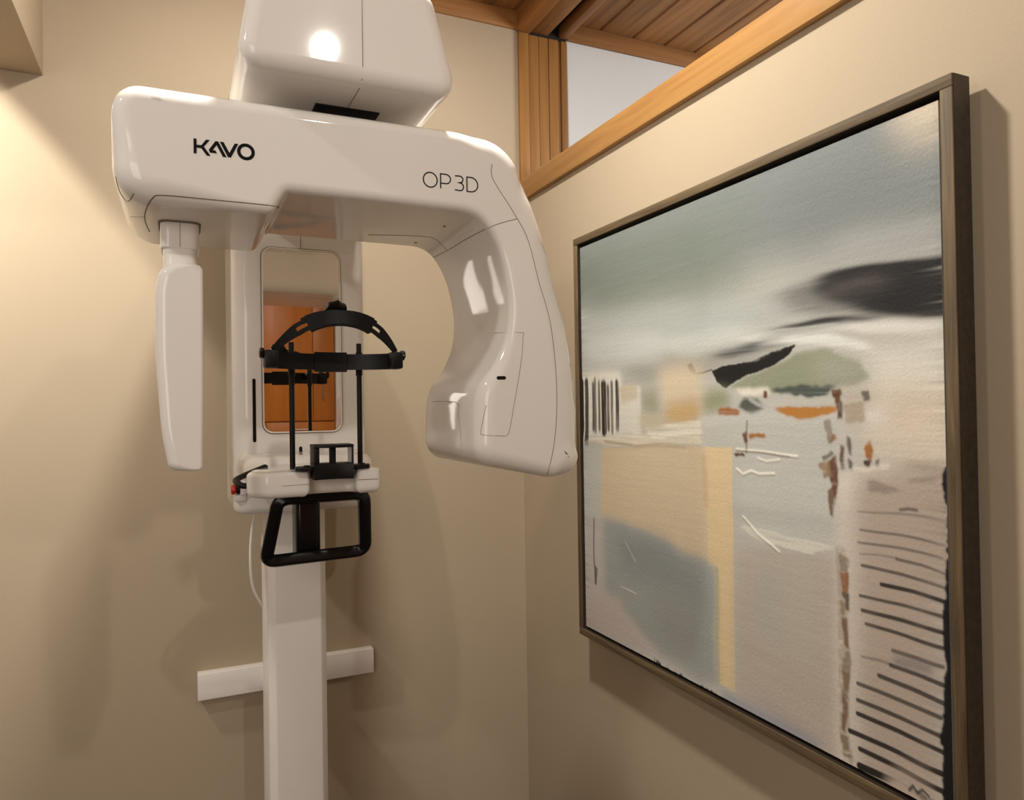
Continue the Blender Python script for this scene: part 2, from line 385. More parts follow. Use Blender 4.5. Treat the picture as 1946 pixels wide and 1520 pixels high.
def on_gantry(px, py, lift=0.0):
    h = bvh.ray_cast(CAM, ray(px, py).normalized())
    return (h[0] + h[1] * lift) if h[0] is not None else None
def gseam(pts, r=0.0007, name='seam', mat=None, k=8, parent=None):
    q = []
    pp = [(a, b, 0) for a, b in pts]; dens = catmull(pp, k)
    for p in dens:
        h = on_gantry(p.x, p.y)
        if h is not None: q.append(h)
    if len(q) > 2: return obj(name, add_sweep(bmesh.new(), q, circ(r, 6)), mat or M_SEAM, parent or gan)
gseam([(935, 312), (934, 330), (942, 350), (975, 402), (1003, 455), (1024, 535), (1045, 610), (1056, 700), (1058, 780), (1052, 850), (1040, 902)])
gseam([(812, 494), (850, 476), (890, 452), (940, 428), (982, 416)])
gseam([(700, 446), (780, 448), (822, 452), (843, 468), (850, 476)])
gseam([(938, 633), (990, 632), (994, 640), (990, 690), (975, 780), (966, 824), (950, 828), (918, 826), (914, 818), (924, 770)], 0.0005, k=4)
gseam([(1075, 610), (1086, 720), (1100, 830)], 0.0005)
gseam([(810, 764), (866, 764), (872, 790), (878, 860)], 0.0005, k=4)
gseam([(220, 335), (226, 360), (238, 380), (246, 381), (254, 368)], 0.0008)
gseam([(284, 440), (276, 420), (277, 400), (290, 376), (310, 371), (400, 379), (518, 391), (526, 396)], 0.0009)
gseam([(246, 412), (274, 412)], 0.0005)
def gplate(name, px, py, w, h, mat, r):
    c = on_gantry(px, py); return obj(name, pillow(rrect(c.x - w / 2, c.x + w / 2, c.z - h / 2, c.z + h / 2, r, step=9), c.y - 0.0008, c.y + 0.004, 'Y', 0.0002, 1, r0=0.0004), mat, gan)
gplate('indicator_window', 953, 718, 0.0185, 0.0068, M_BLACKG, 0.0033)
for px, py in ((845, 430), (790, 461)):
    h = on_gantry(px, py); part(cylinder('screw_cap', M_SEAM, None, h + Vector((0, 0, 0.003)), h - Vector((0, 0, 0.0006)), 0.0035, 10)).parent = gan
    bpy.context.view_layer.update()
for o in list(C.objects):
    if o.name.startswith('screw_cap'): o.matrix_parent_inverse = Matrix.Identity(4)

# --- lettering on the gantry front (flat print, 0.6 mm proud)
def strokes_bm(polys, w, y, origin, scale, closed_flags=None, miter=True):
    """flat ribbons in the XZ plane"""
    bm = bmesh.new()
    for idx, pl_ in enumerate(polys):
        cl = closed_flags[idx] if closed_flags else False
        pts = [Vector((origin[0] + p[0] * scale, origin[1] + p[1] * scale)) for p in pl_]; n = len(pts); L = []; R = []
        for i in range(n):
            a = pts[i - 1] if (i or cl) else None; b = pts[(i + 1) % n] if (i < n - 1 or cl) else None
            d0 = (pts[i] - a).normalized() if a is not None else None; d1 = (b - pts[i]).normalized() if b is not None else None
            if d0 is None: d0 = d1
            if d1 is None: d1 = d0
            nn = Vector((-(d0.y + d1.y), d0.x + d1.x)); nn.normalize()
            cs = max(0.35, nn.dot(Vector((-d1.y, d1.x)))); s = w / 2 / cs
            L.append(pts[i] + nn * s); R.append(pts[i] - nn * s)
        for yy in (y,):
            vl = [bm.verts.new((p.x, yy, p.y)) for p in L]; vr = [bm.verts.new((p.x, yy, p.y)) for p in R]
            for i in range(n if cl else n - 1):
                j = (i + 1) % n; bm.faces.new((vl[i], vl[j], vr[j], vr[i]))
    r = bmesh.ops.extrude_face_region(bm, geom=bm.faces[:])
    bmesh.ops.translate(bm, verts=[v for v in r['geom'] if isinstance(v, bmesh.types.BMVert)], vec=(0, 0.0012, 0))
    return bm
def arc(cx, cz, rx, rz, a0, a1, k=24): return [(cx + rx * math.cos(math.radians(a0 + (a1 - a0) * i / k)), cz + rz * math.sin(math.radians(a0 + (a1 - a0) * i / k))) for i in range(k + 1)]
yt = 1.27 - 0.0006
# heavy four-letter maker's name: unit = letter height 1
def poly_bm(polys, y, origin, sx, sz):
    bm = bmesh.new()
    for pl_ in polys:
        bm.faces.new([bm.verts.new((origin[0] + a * sx, y, origin[1] + b * sz)) for a, b in pl_])
    r = bmesh.ops.extrude_face_region(bm, geom=bm.faces[:])
    bmesh.ops.translate(bm, verts=[v for v in r['geom'] if isinstance(v, bmesh.types.BMVert)], vec=(0, 0.0012, 0))
    return bm
o0 = at_y(368, 291, 1.27); o1 = at_y(482, 303, 1.27); top0 = at_y(368, 263, 1.27)
lw = o1.x - o0.x; lh = top0.z - o0.z
un = lh                                        # letter height
name_w = lw / un                               # total width in letter heights
K = [[(0, 0), (0.24, 0), (0.24, 0.40), (0.62, 0.40), (1.05, -0.06), (1.36, -0.06), (0.82, 0.52), (1.30, 1.02), (1.00, 1.02), (0.62, 0.60), (0.24, 0.60), (0.24, 1.0), (0, 1.0)]]
A = [[(1.16, 0.36), (1.72, 1.0), (1.96, 1.0), (2.62, -0.04), (2.32, -0.04), (1.84, 0.72), (1.52, 0.36), (1.72, 0.36), (1.82, 0.20), (1.28, 0.20), (1.16, 0.36)]]
A = [[(1.22, 0.36), (1.76, 1.0), (1.98, 1.0), (2.66, -0.02), (2.36, -0.02), (1.86, 0.74), (1.53, 0.36), (1.74, 0.36), (1.88, 0.17), (1.30, 0.17)]]
V = [[(2.12, 1.0), (2.42, 1.0), (2.90, 0.30), (3.34, 1.0), (3.64, 1.0), (3.02, 0.0), (2.78, 0.0)]]
sxn = un * name_w / 4.92
bmw = poly_bm(K + A + V, yt, (o0.x, o0.z), sxn, un)
oc = strokes_bm([[(p[0], p[1]) for p in arc(0, 0, 1, 1, 0, 360, 40)[:-1]]], 0.22 * un, yt, (o0.x + 4.28 * sxn, o0.z + 0.52 * un), 0.47 * un, [True])
tmp = bpy.data.meshes.new('t'); oc.to_mesh(tmp); oc.free(); bmw.from_mesh(tmp); bpy.data.meshes.remove(tmp)
obj('brand_lettering', bmw, M_INK, gan, smooth=False)
# thin model lettering "OP 3D"
p0 = at_y(804, 354, 1.27); p1 = at_y(908, 368, 1.27); pt = at_y(804, 326, 1.27)
hh = pt.z - p0.z; ww = (p1.x - p0.x) / hh      # width in letter heights
S = ww / 3.56
def sc_(pl_): return [(a * S, b) for a, b in pl_]
L_O = arc(0.46, 0.5, 0.44, 0.5, 0, 360, 40)[:-1]
L_P1 = [(1.12, 0), (1.12, 1.0), (1.46, 1.0)] + arc(1.46, 0.68, 0.30, 0.32, 90, -90, 16)[1:] + [(1.12, 0.36)]
L_3 = [(2.08, 1.0), (2.56, 1.0), (2.28, 0.60)] + arc(2.30, 0.30, 0.31, 0.30, 85, -145, 20)
L_3 = arc(2.30, 0.76, 0.26, 0.24, 140, -60, 16) + arc(2.32, 0.28, 0.30, 0.28, 70, -140, 20)[1:]
L_3 = [(2.06, 0.98), (2.36, 1.0)] + arc(2.36, 0.77, 0.22, 0.23, 90, -90, 12)[1:] + [(2.18, 0.54), (2.36, 0.54)] + arc(2.36, 0.27, 0.25, 0.27, 90, -90, 14)[1:] + [(2.04, 0.02)]
L_D = [(2.84, 0.0), (2.84, 1.0), (3.10, 1.0)] + arc(3.10, 0.5, 0.46, 0.5, 90, -90, 20)[1:]
obj('model_lettering', strokes_bm([sc_(L_O), sc_(L_P1), sc_(L_3), sc_(L_D)], 0.075 * hh, yt, (p0.x, p0.z), hh, [True, False, False, True]), M_INK, gan, smooth=False)

# --- sensor panel hanging at the left end of the gantry
ncb = part(obj('sensor_neck', pillow(rrect(-0.031, 0.0315, 1.385, 1.475, 0.016, 0.004), 1.737, 1.80, 'Z', 0.004, 3, r0=0.003), M_WHITE))
obj('neck_collar', pillow(rrect(-0.034, 0.0345, 1.381, 1.480, 0.018, 0.002, step=9), 1.7815, 1.789, 'Z', 0.001, 2, r0=0.001), M_SEAM, ncb)
obj('neck_step', pillow(rrect(-0.0268, 0.0268, 1.387, 1.472, 0.015, 0.003), 1.69, 1.739, 'Z', 0.003, 2, r0=0.003), M_WHITE, ncb)
box('seam', M_SEAM, ncb, 0.0002, 0.0009, 1.3845, 1.39, 1.739, 1.784)
so = round_poly([(-0.0205, 1.352, 0.016, 0.02), (0.0325, 1.350, 0.008, 0.02), (0.0352, 1.50, 0.3, 0.02), (0.0362, 1.706, 0.012, 0.02), (-0.030, 1.708, 0.035, 0.02), (-0.0395, 1.66, 0.1, 0.02), (-0.0397, 1.55, 0.5, 0.02), (-0.032, 1.42, 0.4, 0.02)], 8, 0.012)
sen = part(obj('sensor_panel', pillow([(a, b, 0.005 + 0.013 * min(1, max(0, (0.012 - a) / 0.03))) for a, b, e in so], 1.36, 1.50, 'Y', 0.008, 7), M_WHITE))

# --- chin rest shelf
sh = round_poly([(0.150, 1.548, 0.03, 0.010), (0.2405, 1.548, 0.008, 0.006), (0.244, 1.59, 0.02, 0.006), (0.334, 1.59, 0.02, 0.006), (0.338, 1.548, 0.008, 0.006), (0.392, 1.552, 0.014, 0.006),
                 (0.398, 1.66, 0.02, 0.008), (0.37, 1.78, 0.05, 0.01), (0.37, 1.985, 0.0, 0.01), (0.21, 1.985, 0.0, 0.01), (0.20, 1.78, 0.05, 0.01), (0.133, 1.66, 0.03, 0.010), (0.119, 1.59, 0.02, 0.010)], 7, 0.012)
chin = part(obj('chin_rest', pillow(sh, 1.3255, 1.272, 'Z', 0.016, 5), M_WHITE)); sharp(chin, 60)
tube('seam', M_SEAM, chin, [(0.185, 1.5478, 1.298), (0.2385, 1.5478, 1.2985)], 0.0005, 6)
tube('seam', M_SEAM, chin, [(0.341, 1.5478, 1.302), (0.385, 1.5495, 1.302)], 0.0005, 6)
obj('shelf_root', pillow(round_poly([(0.135, 1.78, 0.08, 0.02), (0.44, 1.78, 0.08, 0.02), (0.45, 1.985, 0.0, 0.02), (0.128, 1.985, 0.0, 0.02)], 10, 0.03), 1.345, 1.29, 'Z', 0.012, 5, r0=0.03), M_WHITE, chin)
# black lever bar at the left of the shelf
part(tube('side_lever', M_BLACK, None, [(0.172, 1.74, 1.325), (0.112, 1.66, 1.310), (0.104, 1.63, 1.304), (0.112, 1.605, 1.298), (0.13, 1.60, 1.297)], 0.0075, 10, smooth_k=6, ry=0.006))
# chin cup holder plate and block
plate = part(obj('bite_plate', pillow(round_poly([(0.212, 1.545, 0.004, 0.002), (0.222, 1.528, 0.004, 0.002), (0.245, 1.528, 0.02, 0.002), (0.262, 1.545, 0.01, 0.002), (0.318, 1.545, 0.01, 0.002), (0.335, 1.535, 0.01, 0.002), (0.366, 1.545, 0.012, 0.002), (0.372, 1.572, 0.008, 0.002), (0.335, 1.585, 0.01, 0.002), (0.245, 1.588, 0.01, 0.002), (0.214, 1.575, 0.008, 0.002)], 5, 0.03), 1.3345, 1.3265, 'Z', 0.001, 2, r0=0.002), M_BLACK))
cylinder('plate_screw', M_BLACKG, plate, (0.236, 1.556, 1.334), (0.236, 1.556, 1.3375), 0.006, 14, 0.001)
cylinder('plate_screw', M_BLACKG, plate, (0.352, 1.556, 1.334), (0.352, 1.556, 1.3375), 0.006, 14, 0.001)
cup = part(empty('chin_cup', (0.29, 1.54, 1.31))); 
def cpart(o):
    o.parent = cup; o.matrix_parent_inverse = Matrix.Translation((-0.29, -1.54, -1.31)); return o
CU0, CU1, CY0, CY1 = 0.246, 0.327, 1.522, 1.575
def curved_slab(z0, z1, sag):
    pts = []
    for i in range(9):
        t = i / 8; pts.append((CU0 + (CU1 - CU0) * t, CY0 + sag * (1 - (2 * t - 1) ** 2), 0.001))
    pts += [(CU1, CY1, 0.001), (CU0, CY1, 0.001)]
    return pillow([(a, b, 0.001) for a, b, e in round_poly([(p[0], p[1], 0, 0.001) for p in pts], 2, 0.02)], z0, z1, 'Z', 0.001, 2)
cpart(sharp(obj('cup_base', curved_slab(1.308, 1.3405, 0.010), M_BLACK), 35))
cpart(sharp(obj('cup_top', curved_slab(1.374, 1.380, -0.012), M_BLACK), 35))
cpart(box('upright', M_BLACK, None, CU0, CU0 + 0.011, CY0 + 0.001, CY1, 1.339, 1.376, 0.001))
cpart(box('upright', M_BLACK, None, 0.2795, 0.2925, CY0 + 0.012, CY0 + 0.02, 1.339, 1.376, 0.001))
cpart(box('upright', M_BLACK, None, CU1 - 0.003, CU1, CY0 + 0.001, CY0 + 0.01, 1.339, 1.376, 0.0005))
cpart(box('side_window', M_GREY, None, CU1 - 0.002, CU1 - 0.0005, CY0 + 0.008, CY1 - 0.001, 1.339, 1.376))
# two black rods carrying the head support
for rx in (0.2178, 0.3645):
    part(cylinder('rod', M_BLACK, None, (rx, 1.63, 1.322), (rx, 1.63, 1.60), 0.0058, 14, 0.001))
    part(cylinder('rod_clamp', M_BLACK, None, (rx, 1.63, 1.528), (rx, 1.63, 1.548), 0.0075, 14, 0.001))
    part(cylinder('rod_clamp', M_BLACK, None, (rx, 1.63, 1.565), (rx, 1.63, 1.580), 0.0075, 14, 0.001))

# --- head support: forehead band and overhead strap
HX = 0.2926
sup = part(empty('head_support', (HX, 1.55, 1.555)))
def spart(o):
    o.parent = sup; o.matrix_parent_inverse = Matrix.Translation((-HX, -1.55, -1.555)); return o
def bandpt(t, z, off=0.0):    # t -1..1 around the front of the head
    a = t * 1.02
    return Vector((HX + (0.148 + off) * math.sin(a), 1.478 + (0.150 + off) * (math.cos(a) - 0.30) * 0.72 + 0.03, z))
band = [bandpt(t / 16 - 1, 1.555) for t in range(33)]
rect = lambda w, h: [(-w / 2, -h / 2), (w / 2, -h / 2), (w / 2, h / 2), (-w / 2, h / 2)]
spart(sharp(obj('forehead_band', add_sweep(bmesh.new(), band, rect(0.004, 0.034), up=(0, 0, 1)), M_BLACK), 30))
spart(sharp(obj('band_slider', add_sweep(bmesh.new(), [bandpt((t - 5) / 5 * 0.235, 1.5545, -0.004) for t in range(11)], rect(0.006, 0.042), up=(0, 0, 1)), M_BLACK), 30))
for rx in (0.2178, 0.3645):
    spart(box('band_bracket', M_BLACK, None, rx - 0.008, rx + 0.008, 1.575, 1.632, 1.550, 1.570, 0.002))
ends = []
for s in (-1, 1):
    e = bandpt(s * 1.0, 1.555); ends.append(e)
    spart(box('hinge_block', M_BLACK, None, e.x - 0.013 + s * 0.002, e.x + 0.013 + s * 0.002, e.y - 0.02, e.y + 0.02, 1.538, 1.574, 0.004))
    spart(lathe('hinge_knob', M_BLACKG, None, [(0.010, 0), (0.011, 0.002), (0.011, 0.008), (0.008, 0.010)], (e.x + s * 0.014, e.y, 1.568), (s, 0, 0), 20, 1, 0.0015))
# strap arcs from hinge to hinge, leaning towards the camera
def strappt(t):
    d = min(1.0, abs(t)) ** 2.3
    return Vector((HX + 0.003 + 0.128 * t, ends[0].y - 0.055 * (1 - d), 1.572 + 0.066 * (1 - d)))
def strap_seg(t0, t1, off, h, k=16, name='strap', mat=None, th=0.004):
    pts = [strappt(t0 + (t1 - t0) * i / k) for i in range(k + 1)]
    ups = []
    bm = bmesh.new(); q = []; P2 = []
    for i, p in enumerate(pts):
        t = t0 + (t1 - t0) * i / k
        tn = (strappt(min(1, t + 0.01)) - strappt(max(-1, t - 0.01))).normalized()
        nrm = Vector((0, -1, 0.35)); nrm = (nrm - tn * nrm.dot(tn)).normalized()   # face normal
        w = tn.cross(nrm); w = w if w.z > 0 else -w
        hh_ = h(t) if callable(h) else h; of = off(t) if callable(off) else off
        P2.append(p + w * of); ups.append(w)
        q.append([(-th / 2, -hh_ / 2), (th / 2, -hh_ / 2), (th / 2, hh_ / 2), (-th / 2, hh_ / 2)])
    add_sweep(bm, P2, q, up=ups)
    return spart(sharp(obj(name, bm, mat or M_BLACK), 30))
for s in (-1, 1):
    strap_seg(s * 0.985, s * 0.66, 0.0, lambda t: 0.011 + 0.014 * (1 - (abs(t) - 0.66) / 0.325), 12)
    strap_seg(s * 0.67, s * 0.44, 0.0085, 0.0075, 8)
    strap_seg(s * 0.67, s * 0.44, -0.0085, 0.0085, 8)
strap_seg(-0.50, 0.50, -0.001, lambda t: 0.030 + 0.004 * (abs(t) / 0.52), 24, 'strap_pad', th=0.012)
strap_seg(-0.56, 0.56, 0.010, 0.012, 24, 'strap', th=0.005)
kn = strappt(0) + Vector((-0.007, 0.012, 0.010))
spart(lathe('ratchet_knob', M_BLACKG, None, [(0.018, 0), (0.024, 0.003), (0.024, 0.011), (0.016, 0.016), (0.006, 0.017)], kn, Vector((0, 0.75, 0.66)).normalized(), 32, 1, 0.002))

# --- grab handle below the chin rest
hp = [(0.197, 1.735, 1.252), (0.392, 1.735, 1.256), (0.398, 1.745, 1.245), (0.414, 1.79, 1.12), (0.404, 1.795, 1.108), (0.178, 1.795, 1.102), (0.168, 1.795, 1.112)]
def hround(pts, k=5, rad=0.016):
    out = []; n = len(pts)
    for i in range(n):
        p0_, p_, p2_ = Vector(pts[i - 1]), Vector(pts[i]), Vector(pts[(i + 1) % n])
        a = p_ + (p0_ - p_).normalized() * min(rad, (p0_ - p_).length * 0.45); b = p_ + (p2_ - p_).normalized() * min(rad, (p2_ - p_).length * 0.45)
        for j in range(k + 1):
            t = j / k; out.append(a * (1 - t) ** 2 + p_ * 2 * t * (1 - t) + b * t * t)
    return out
hc = [(0.199, 1.735, 1.250), (0.396, 1.735, 1.252), (0.411, 1.795, 1.104), (0.176, 1.795, 1.098)]
hpts = hround(hc, 7, 0.026)
rr = [(a, b) for a, b, e in rrect(-0.0145, 0.0145, -0.0125, 0.0125, 0.007, step=9)]
grab = part(sharp(obj('grab_handle', add_sweep(bmesh.new(), hpts, rr, closed=True, up=(0, -1, 0.3)), M_BLACKG), 60))
stv = [(0.262, 1.80), (0.312, 1.80), (0.312, 1.86), (0.262, 1.86)]
part(obj('handle_strut', pillow(round_poly([(0.247, 1.80, 0.012, 0.002), (0.305, 1.80, 0.012, 0.002), (0.305, 1.87, 0.004, 0.002), (0.247, 1.87, 0.004, 0.002)], 5, 0.2), 1.100, 1.262, 'Z', 0.002, 2), M_BLACKG))
part(box('strut_bracket', M_BLACK, None, 0.225, 0.345, 1.84, 1.87, 1.225, 1.231, 0.001))
part(obj('strut_cover', pillow(rrect(0.228, 0.342, 1.80, 1.985, 0.02, 0.004), 1.232, 1.262, 'Z', 0.004, 3, r0=0.01), M_WHITE))

# ------------------------------------------------------------------ framed abstract painting on the partition
PY0, PY1, PZ0, PZ1 = 0.7275, 1.9125, 0.771, 1.955
FX, BX = 1.080, 1.122
pa = tag(empty('painting', (BX, (PY0 + PY1) / 2, PZ0)), 'large square abstract painting in a grey-brown wooden float frame on the cream wall', 'painting')
PINV = Matrix.Translation((-BX, -(PY0 + PY1) / 2, -PZ0))
def ppart(o, parent=None):
    o.parent = parent or pa
    if parent is None: o.matrix_parent_inverse = PINV
    return o
FWD = 0.0205
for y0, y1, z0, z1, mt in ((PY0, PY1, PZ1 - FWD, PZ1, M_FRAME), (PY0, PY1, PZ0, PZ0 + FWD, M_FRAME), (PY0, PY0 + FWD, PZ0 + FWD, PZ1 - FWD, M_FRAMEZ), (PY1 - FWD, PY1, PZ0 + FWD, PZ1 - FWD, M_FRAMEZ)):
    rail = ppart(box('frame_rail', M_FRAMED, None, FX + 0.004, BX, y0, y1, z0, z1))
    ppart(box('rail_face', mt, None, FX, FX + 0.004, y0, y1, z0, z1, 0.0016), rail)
ppart(box('backing', M_BLACK, None, BX - 0.012, BX - 0.004, PY0 + FWD, PY1 - FWD, PZ0 + FWD, PZ1 - FWD))
ppart(box('hanging_cleat', M_BLACK, None, BX - 0.004, XR, PY0 + 0.3, PY1 - 0.3, PZ1 - 0.16, PZ1 - 0.12))
ppart(box('wall_bumper', M_BLACK, None, BX, XR, PY0 + 0.03, PY0 + 0.05, PZ0 + 0.03, PZ0 + 0.05))
ppart(box('wall_bumper', M_BLACK, None, BX, XR, PY1 - 0.05, PY1 - 0.03, PZ0 + 0.03, PZ0 + 0.05))
# canvas: brush work painted into a colour attribute on a fine grid, thick strokes raised as relief
NC = 760
CXP = FX + 0.009
cy0, cy1, cz0, cz1 = PY0 + FWD + 0.008, PY1 - FWD - 0.006, PZ0 + FWD + 0.008, PZ1 - FWD - 0.010
def uv(px, py):
    p = at_x(px, py, CXP); return ((cy1 - p.y) / (cy1 - cy0), (cz1 - p.z) / (cz1 - cz0))
gu, gv = np.meshgrid((np.arange(NC)) / (NC - 1), (np.arange(NC)) / (NC - 1))
rng = np.random.default_rng(11)
def blur(a, su, sv):
    if su <= 0 and sv <= 0: return a
    p = 90; b = np.pad(a, p, mode='edge'); n = b.shape[0]; fr = np.fft.fftfreq(n)
    k = np.exp(-2 * PI ** 2 * ((sv * NC * fr[:, None]) ** 2 + (su * NC * fr[None, :]) ** 2))
    return np.real(np.fft.ifft2(np.fft.fft2(b) * k))[p:-p, p:-p]
def noise(su, sv):
    a = blur(rng.standard_normal((NC, NC)), su, sv); a -= a.mean(); return a / (a.std() + 1e-9)
N_H, N_V, N_S, N_M = noise(0.03, 0.0016), noise(0.002, 0.03), noise(0.003, 0.003), noise(0.02, 0.02)
N_L = noise(0.09, 0.05); N_W = noise(0.0008, 0.0008)
def poly(pts, wob=0.004):
    wob *= 0.5; q = [uv(*p) for p in pts]; U = gu + N_M * wob + N_S * wob * 0.5; Vv = gv + np.roll(N_M, 37, 0) * wob + np.roll(N_S, 31, 1) * wob * 0.4
    ins = np.zeros((NC, NC), bool)
    for i in range(len(q)):
        (x0, y0), (x1, y1) = q[i - 1], q[i]
        if y0 == y1: continue
        c = ((y0 > Vv) != (y1 > Vv)) & (U < (x1 - x0) * (Vv - y0) / (y1 - y0) + x0); ins ^= c
    return ins.astype(float)
def line(pts, w, wob=0.002):
    wob *= 0.4; q = [uv(*p) for p in pts]; U = gu + N_M * wob; Vv = gv + np.roll(N_M, 37, 0) * wob; d = np.full((NC, NC), 9.0)
    for (x0, y0), (x1, y1) in zip(q[:-1], q[1:]):
        dx, dy = x1 - x0, y1 - y0; t = np.clip(((U - x0) * dx + (Vv - y0) * dy) / (dx * dx + dy * dy + 1e-12), 0, 1)
        d = np.minimum(d, np.hypot(U - x0 - t * dx, Vv - y0 - t * dy))
    return np.clip((w / 2 - d) * NC + 0.5, 0, 1)
def lin(c):
    c = np.array(c, float) / 255; return np.where(c <= 0.04045, c / 12.92, ((c + 0.055) / 1.055) ** 2.4)
img = np.zeros((NC, NC, 3)); img[:] = lin((196, 193, 182)); relief = np.zeros((NC, NC))
def put(m, col, a=1.0, b=0.0, bv=None, streak=0.0, nz=None, h=0.0):
    global img, relief
    b = b * 0.55 if b < 0.01 else b * 0.85; bv = b if bv is None else bv * 0.7
    m = blur(m, b, bv)
    if streak: m = np.clip(m * (1 + streak * (0.35 + 0.8 * (nz if nz is not None else N_H))), 0, 1)
    m = np.clip(m * a, 0, 1)[..., None]
    img = img * (1 - m) + lin(col) * m
    relief += m[..., 0] * h
def rc(x0, y0, x1, y1): return [(x0, y0), (x1, y0), (x1, y1), (x0, y1)]
# sky
put(poly([(1090, 400), (1800, 100), (1800, 420), (1090, 600)]), (124, 129, 127), 1, 0.05)
put(poly([(1110, 470), (1400, 380), (1420, 560), (1110, 640)]), (120, 128, 117), 0.8, 0.06)
put(poly([(1500, 330), (1790, 270), (1790, 430), (1480, 480)]), (116, 121, 121), 0.8, 0.06)
put(poly([(1690, 170), (1800, 150), (1800, 265), (1730, 262)]), (222, 204, 178), 1, 0.03)
put(poly([(1100, 600), (1500, 560), (1560, 600), (1300, 680), (1100, 690)]), (180, 183, 178), 0.9, 0.05, 0.03)
put(poly([(1180, 690), (1420, 640), (1400, 700), (1200, 730)]), (142, 139, 130), 0.7, 0.05, 0.02)
put(poly([(1600, 440), (1790, 420), (1790, 486), (1560, 510)]), (164, 163, 159), 0.8, 0.03, 0.02)
# dark bands
put(poly([(1560, 520), (1600, 507), (1700, 496), (1805, 486), (1805, 606), (1700, 602), (1640, 592), (1580, 572), (1545, 555)], 0.003), (24, 24, 27), 0.97, 0.022, 0.004, 0.1)
put(poly([(1570, 522), (1640, 505), (1805, 490), (1805, 602), (1700, 598), (1640, 588), (1590, 565)], 0.002), (15, 15, 18), 1, 0.02, 0.003, 0.08)
put(poly([(1480, 560), (1600, 510), (1660, 600), (1500, 600)], 0.012), (60, 58, 58), 0.6, 0.03, 0.008, 0.2)
put(poly([(1640, 520), (1700, 524), (1660, 560), (1560, 565)], 0.012), (110, 98, 94), 0.35, 0.025, 0.008, 0.3)
put(poly([(1450, 634), (1560, 604), (1700, 598), (1640, 612), (1560, 628), (1480, 642)], 0.003), (30, 31, 34), 0.97, 0.02, 0.004, 0.2)
put(poly([(1350, 676), (1450, 642), (1580, 622), (1500, 655), (1380, 682)], 0.004), (58, 60, 60), 0.9, 0.02, 0.005, 0.35)
put(poly([(1600, 612), (1800, 610), (1800, 640), (1640, 636)]), (228, 222, 210), 0.9, 0.012, 0.006)
put(poly([(1560, 640), (1800, 630), (1800, 660), (1640, 655)]), (186, 178, 166), 0.7, 0.02, 0.006, 0.4)
put(poly([(1430, 660), (1500, 640), (1570, 634), (1650, 652), (1660, 672), (1600, 660), (1500, 654)]), (232, 230, 222), 0.95, 0.01, 0.005, 0.3)
put(poly([(1640, 660), (1800, 660), (1800, 760), (1660, 745)]), (228, 222, 208), 0.95, 0.025)
put(poly([(1200, 655), (1420, 612), (1440, 640), (1300, 680)]), (214, 216, 208), 0.7, 0.03, 0.015)
put(poly([(1110, 640), (1250, 630), (1260, 690), (1110, 690)]), (206, 208, 202), 0.7, 0.03, 0.02)
put(poly([(1400, 640), (1560, 618), (1800, 612), (1800, 622), (1560, 632), (1440, 652)]), (226, 224, 214), 0.6, 0.02, 0.003, 0.5)
# beige and pale right side
put(poly([(1640, 730), (1800, 740), (1800, 900), (1640, 880)]), (222, 206, 186), 0.95, 0.03)
put(poly([(1690, 755), (1800, 750), (1800, 790), (1700, 785)]), (205, 186, 160), 0.6, 0.02)
put(poly([(1400, 790), (1600, 780), (1640, 900), (1600, 1050), (1400, 1000)]), (198, 196, 186), 1, 0.02)
# green hill, black form
put(poly([(1384, 735), (1420, 712), (1470, 695), (1512, 670), (1570, 664), (1630, 688), (1652, 716), (1620, 730), (1560, 738), (1500, 746), (1440, 748)]), (148, 151, 127), 1, 0.006, None, 0.1, N_M)
put(poly([(1540, 672), (1640, 690), (1650, 720), (1560, 720)]), (186, 186, 168), 0.7, 0.025)
put(poly([(1352, 705), (1370, 697), (1430, 685), (1470, 668), (1512, 654), (1500, 672), (1470, 695), (1420, 712), (1402, 722), (1392, 728), (1380, 739), (1364, 727)], 0.002), (16, 16, 17), 1, 0.0015)
put(poly([(1380, 690), (1450, 664), (1500, 656), (1440, 684)], 0.006), (150, 148, 142), 0.5, 0.004, 0.002, 0.8)
put(poly([(1306, 694), (1314, 689), (1320, 700), (1321, 709), (1312, 708)], 0.002), (40, 38, 38), 1, 0.002)
put(line([(1318, 709), (1336, 707), (1352, 702)], 0.003), (60, 54, 50), 0.8, 0.001)
put(poly([(1470, 738), (1540, 730), (1592, 734), (1570, 750), (1530, 755), (1480, 746)], 0.006), (72, 80, 74), 0.95, 0.006, 0.003, 0.3)
put(poly([(1328, 745), (1352, 738), (1384, 742), (1388, 775), (1350, 785), (1332, 772)]), (148, 150, 118), 0.95, 0.012)
put(poly([(1218, 748), (1245, 742), (1256, 770), (1246, 790), (1220, 780)]), (156, 156, 128), 0.9, 0.015)
put(poly([(1250, 700), (1330, 690), (1330, 760), (1260, 770)]), (226, 206, 174), 0.9, 0.02)
put(poly([(1270, 765), (1325, 755), (1335, 800), (1290, 812), (1256, 800)]), (206, 168, 108), 0.9, 0.015)
put(poly([(1396, 738), (1460, 736), (1470, 750), (1410, 752)]), (236, 230, 212), 0.95, 0.006, h=0.4)
put(poly([(1398, 768), (1410, 756), (1436, 754), (1456, 776), (1430, 784)], 0.006), (66, 72, 64), 0.92, 0.006, None, 0.3)
put(line([(1425, 758), (1440, 768), (1462, 776)], 0.008), (190, 188, 184), 0.8, 0.003)
put(line([(1330, 800), (1480, 790), (1600, 786)], 0.02), (206, 204, 196), 0.6, 0.008)
put(poly([(1474, 780), (1500, 774), (1592, 772), (1590, 784), (1525, 796), (1484, 788)]), (184, 122, 46), 0.97, 0.006, 0.003, 0.2)
put(poly([(1363, 780), (1385, 774), (1406, 778), (1404, 786), (1366, 789)]), (160, 96, 40), 0.95, 0.005, 0.003, 0.2)
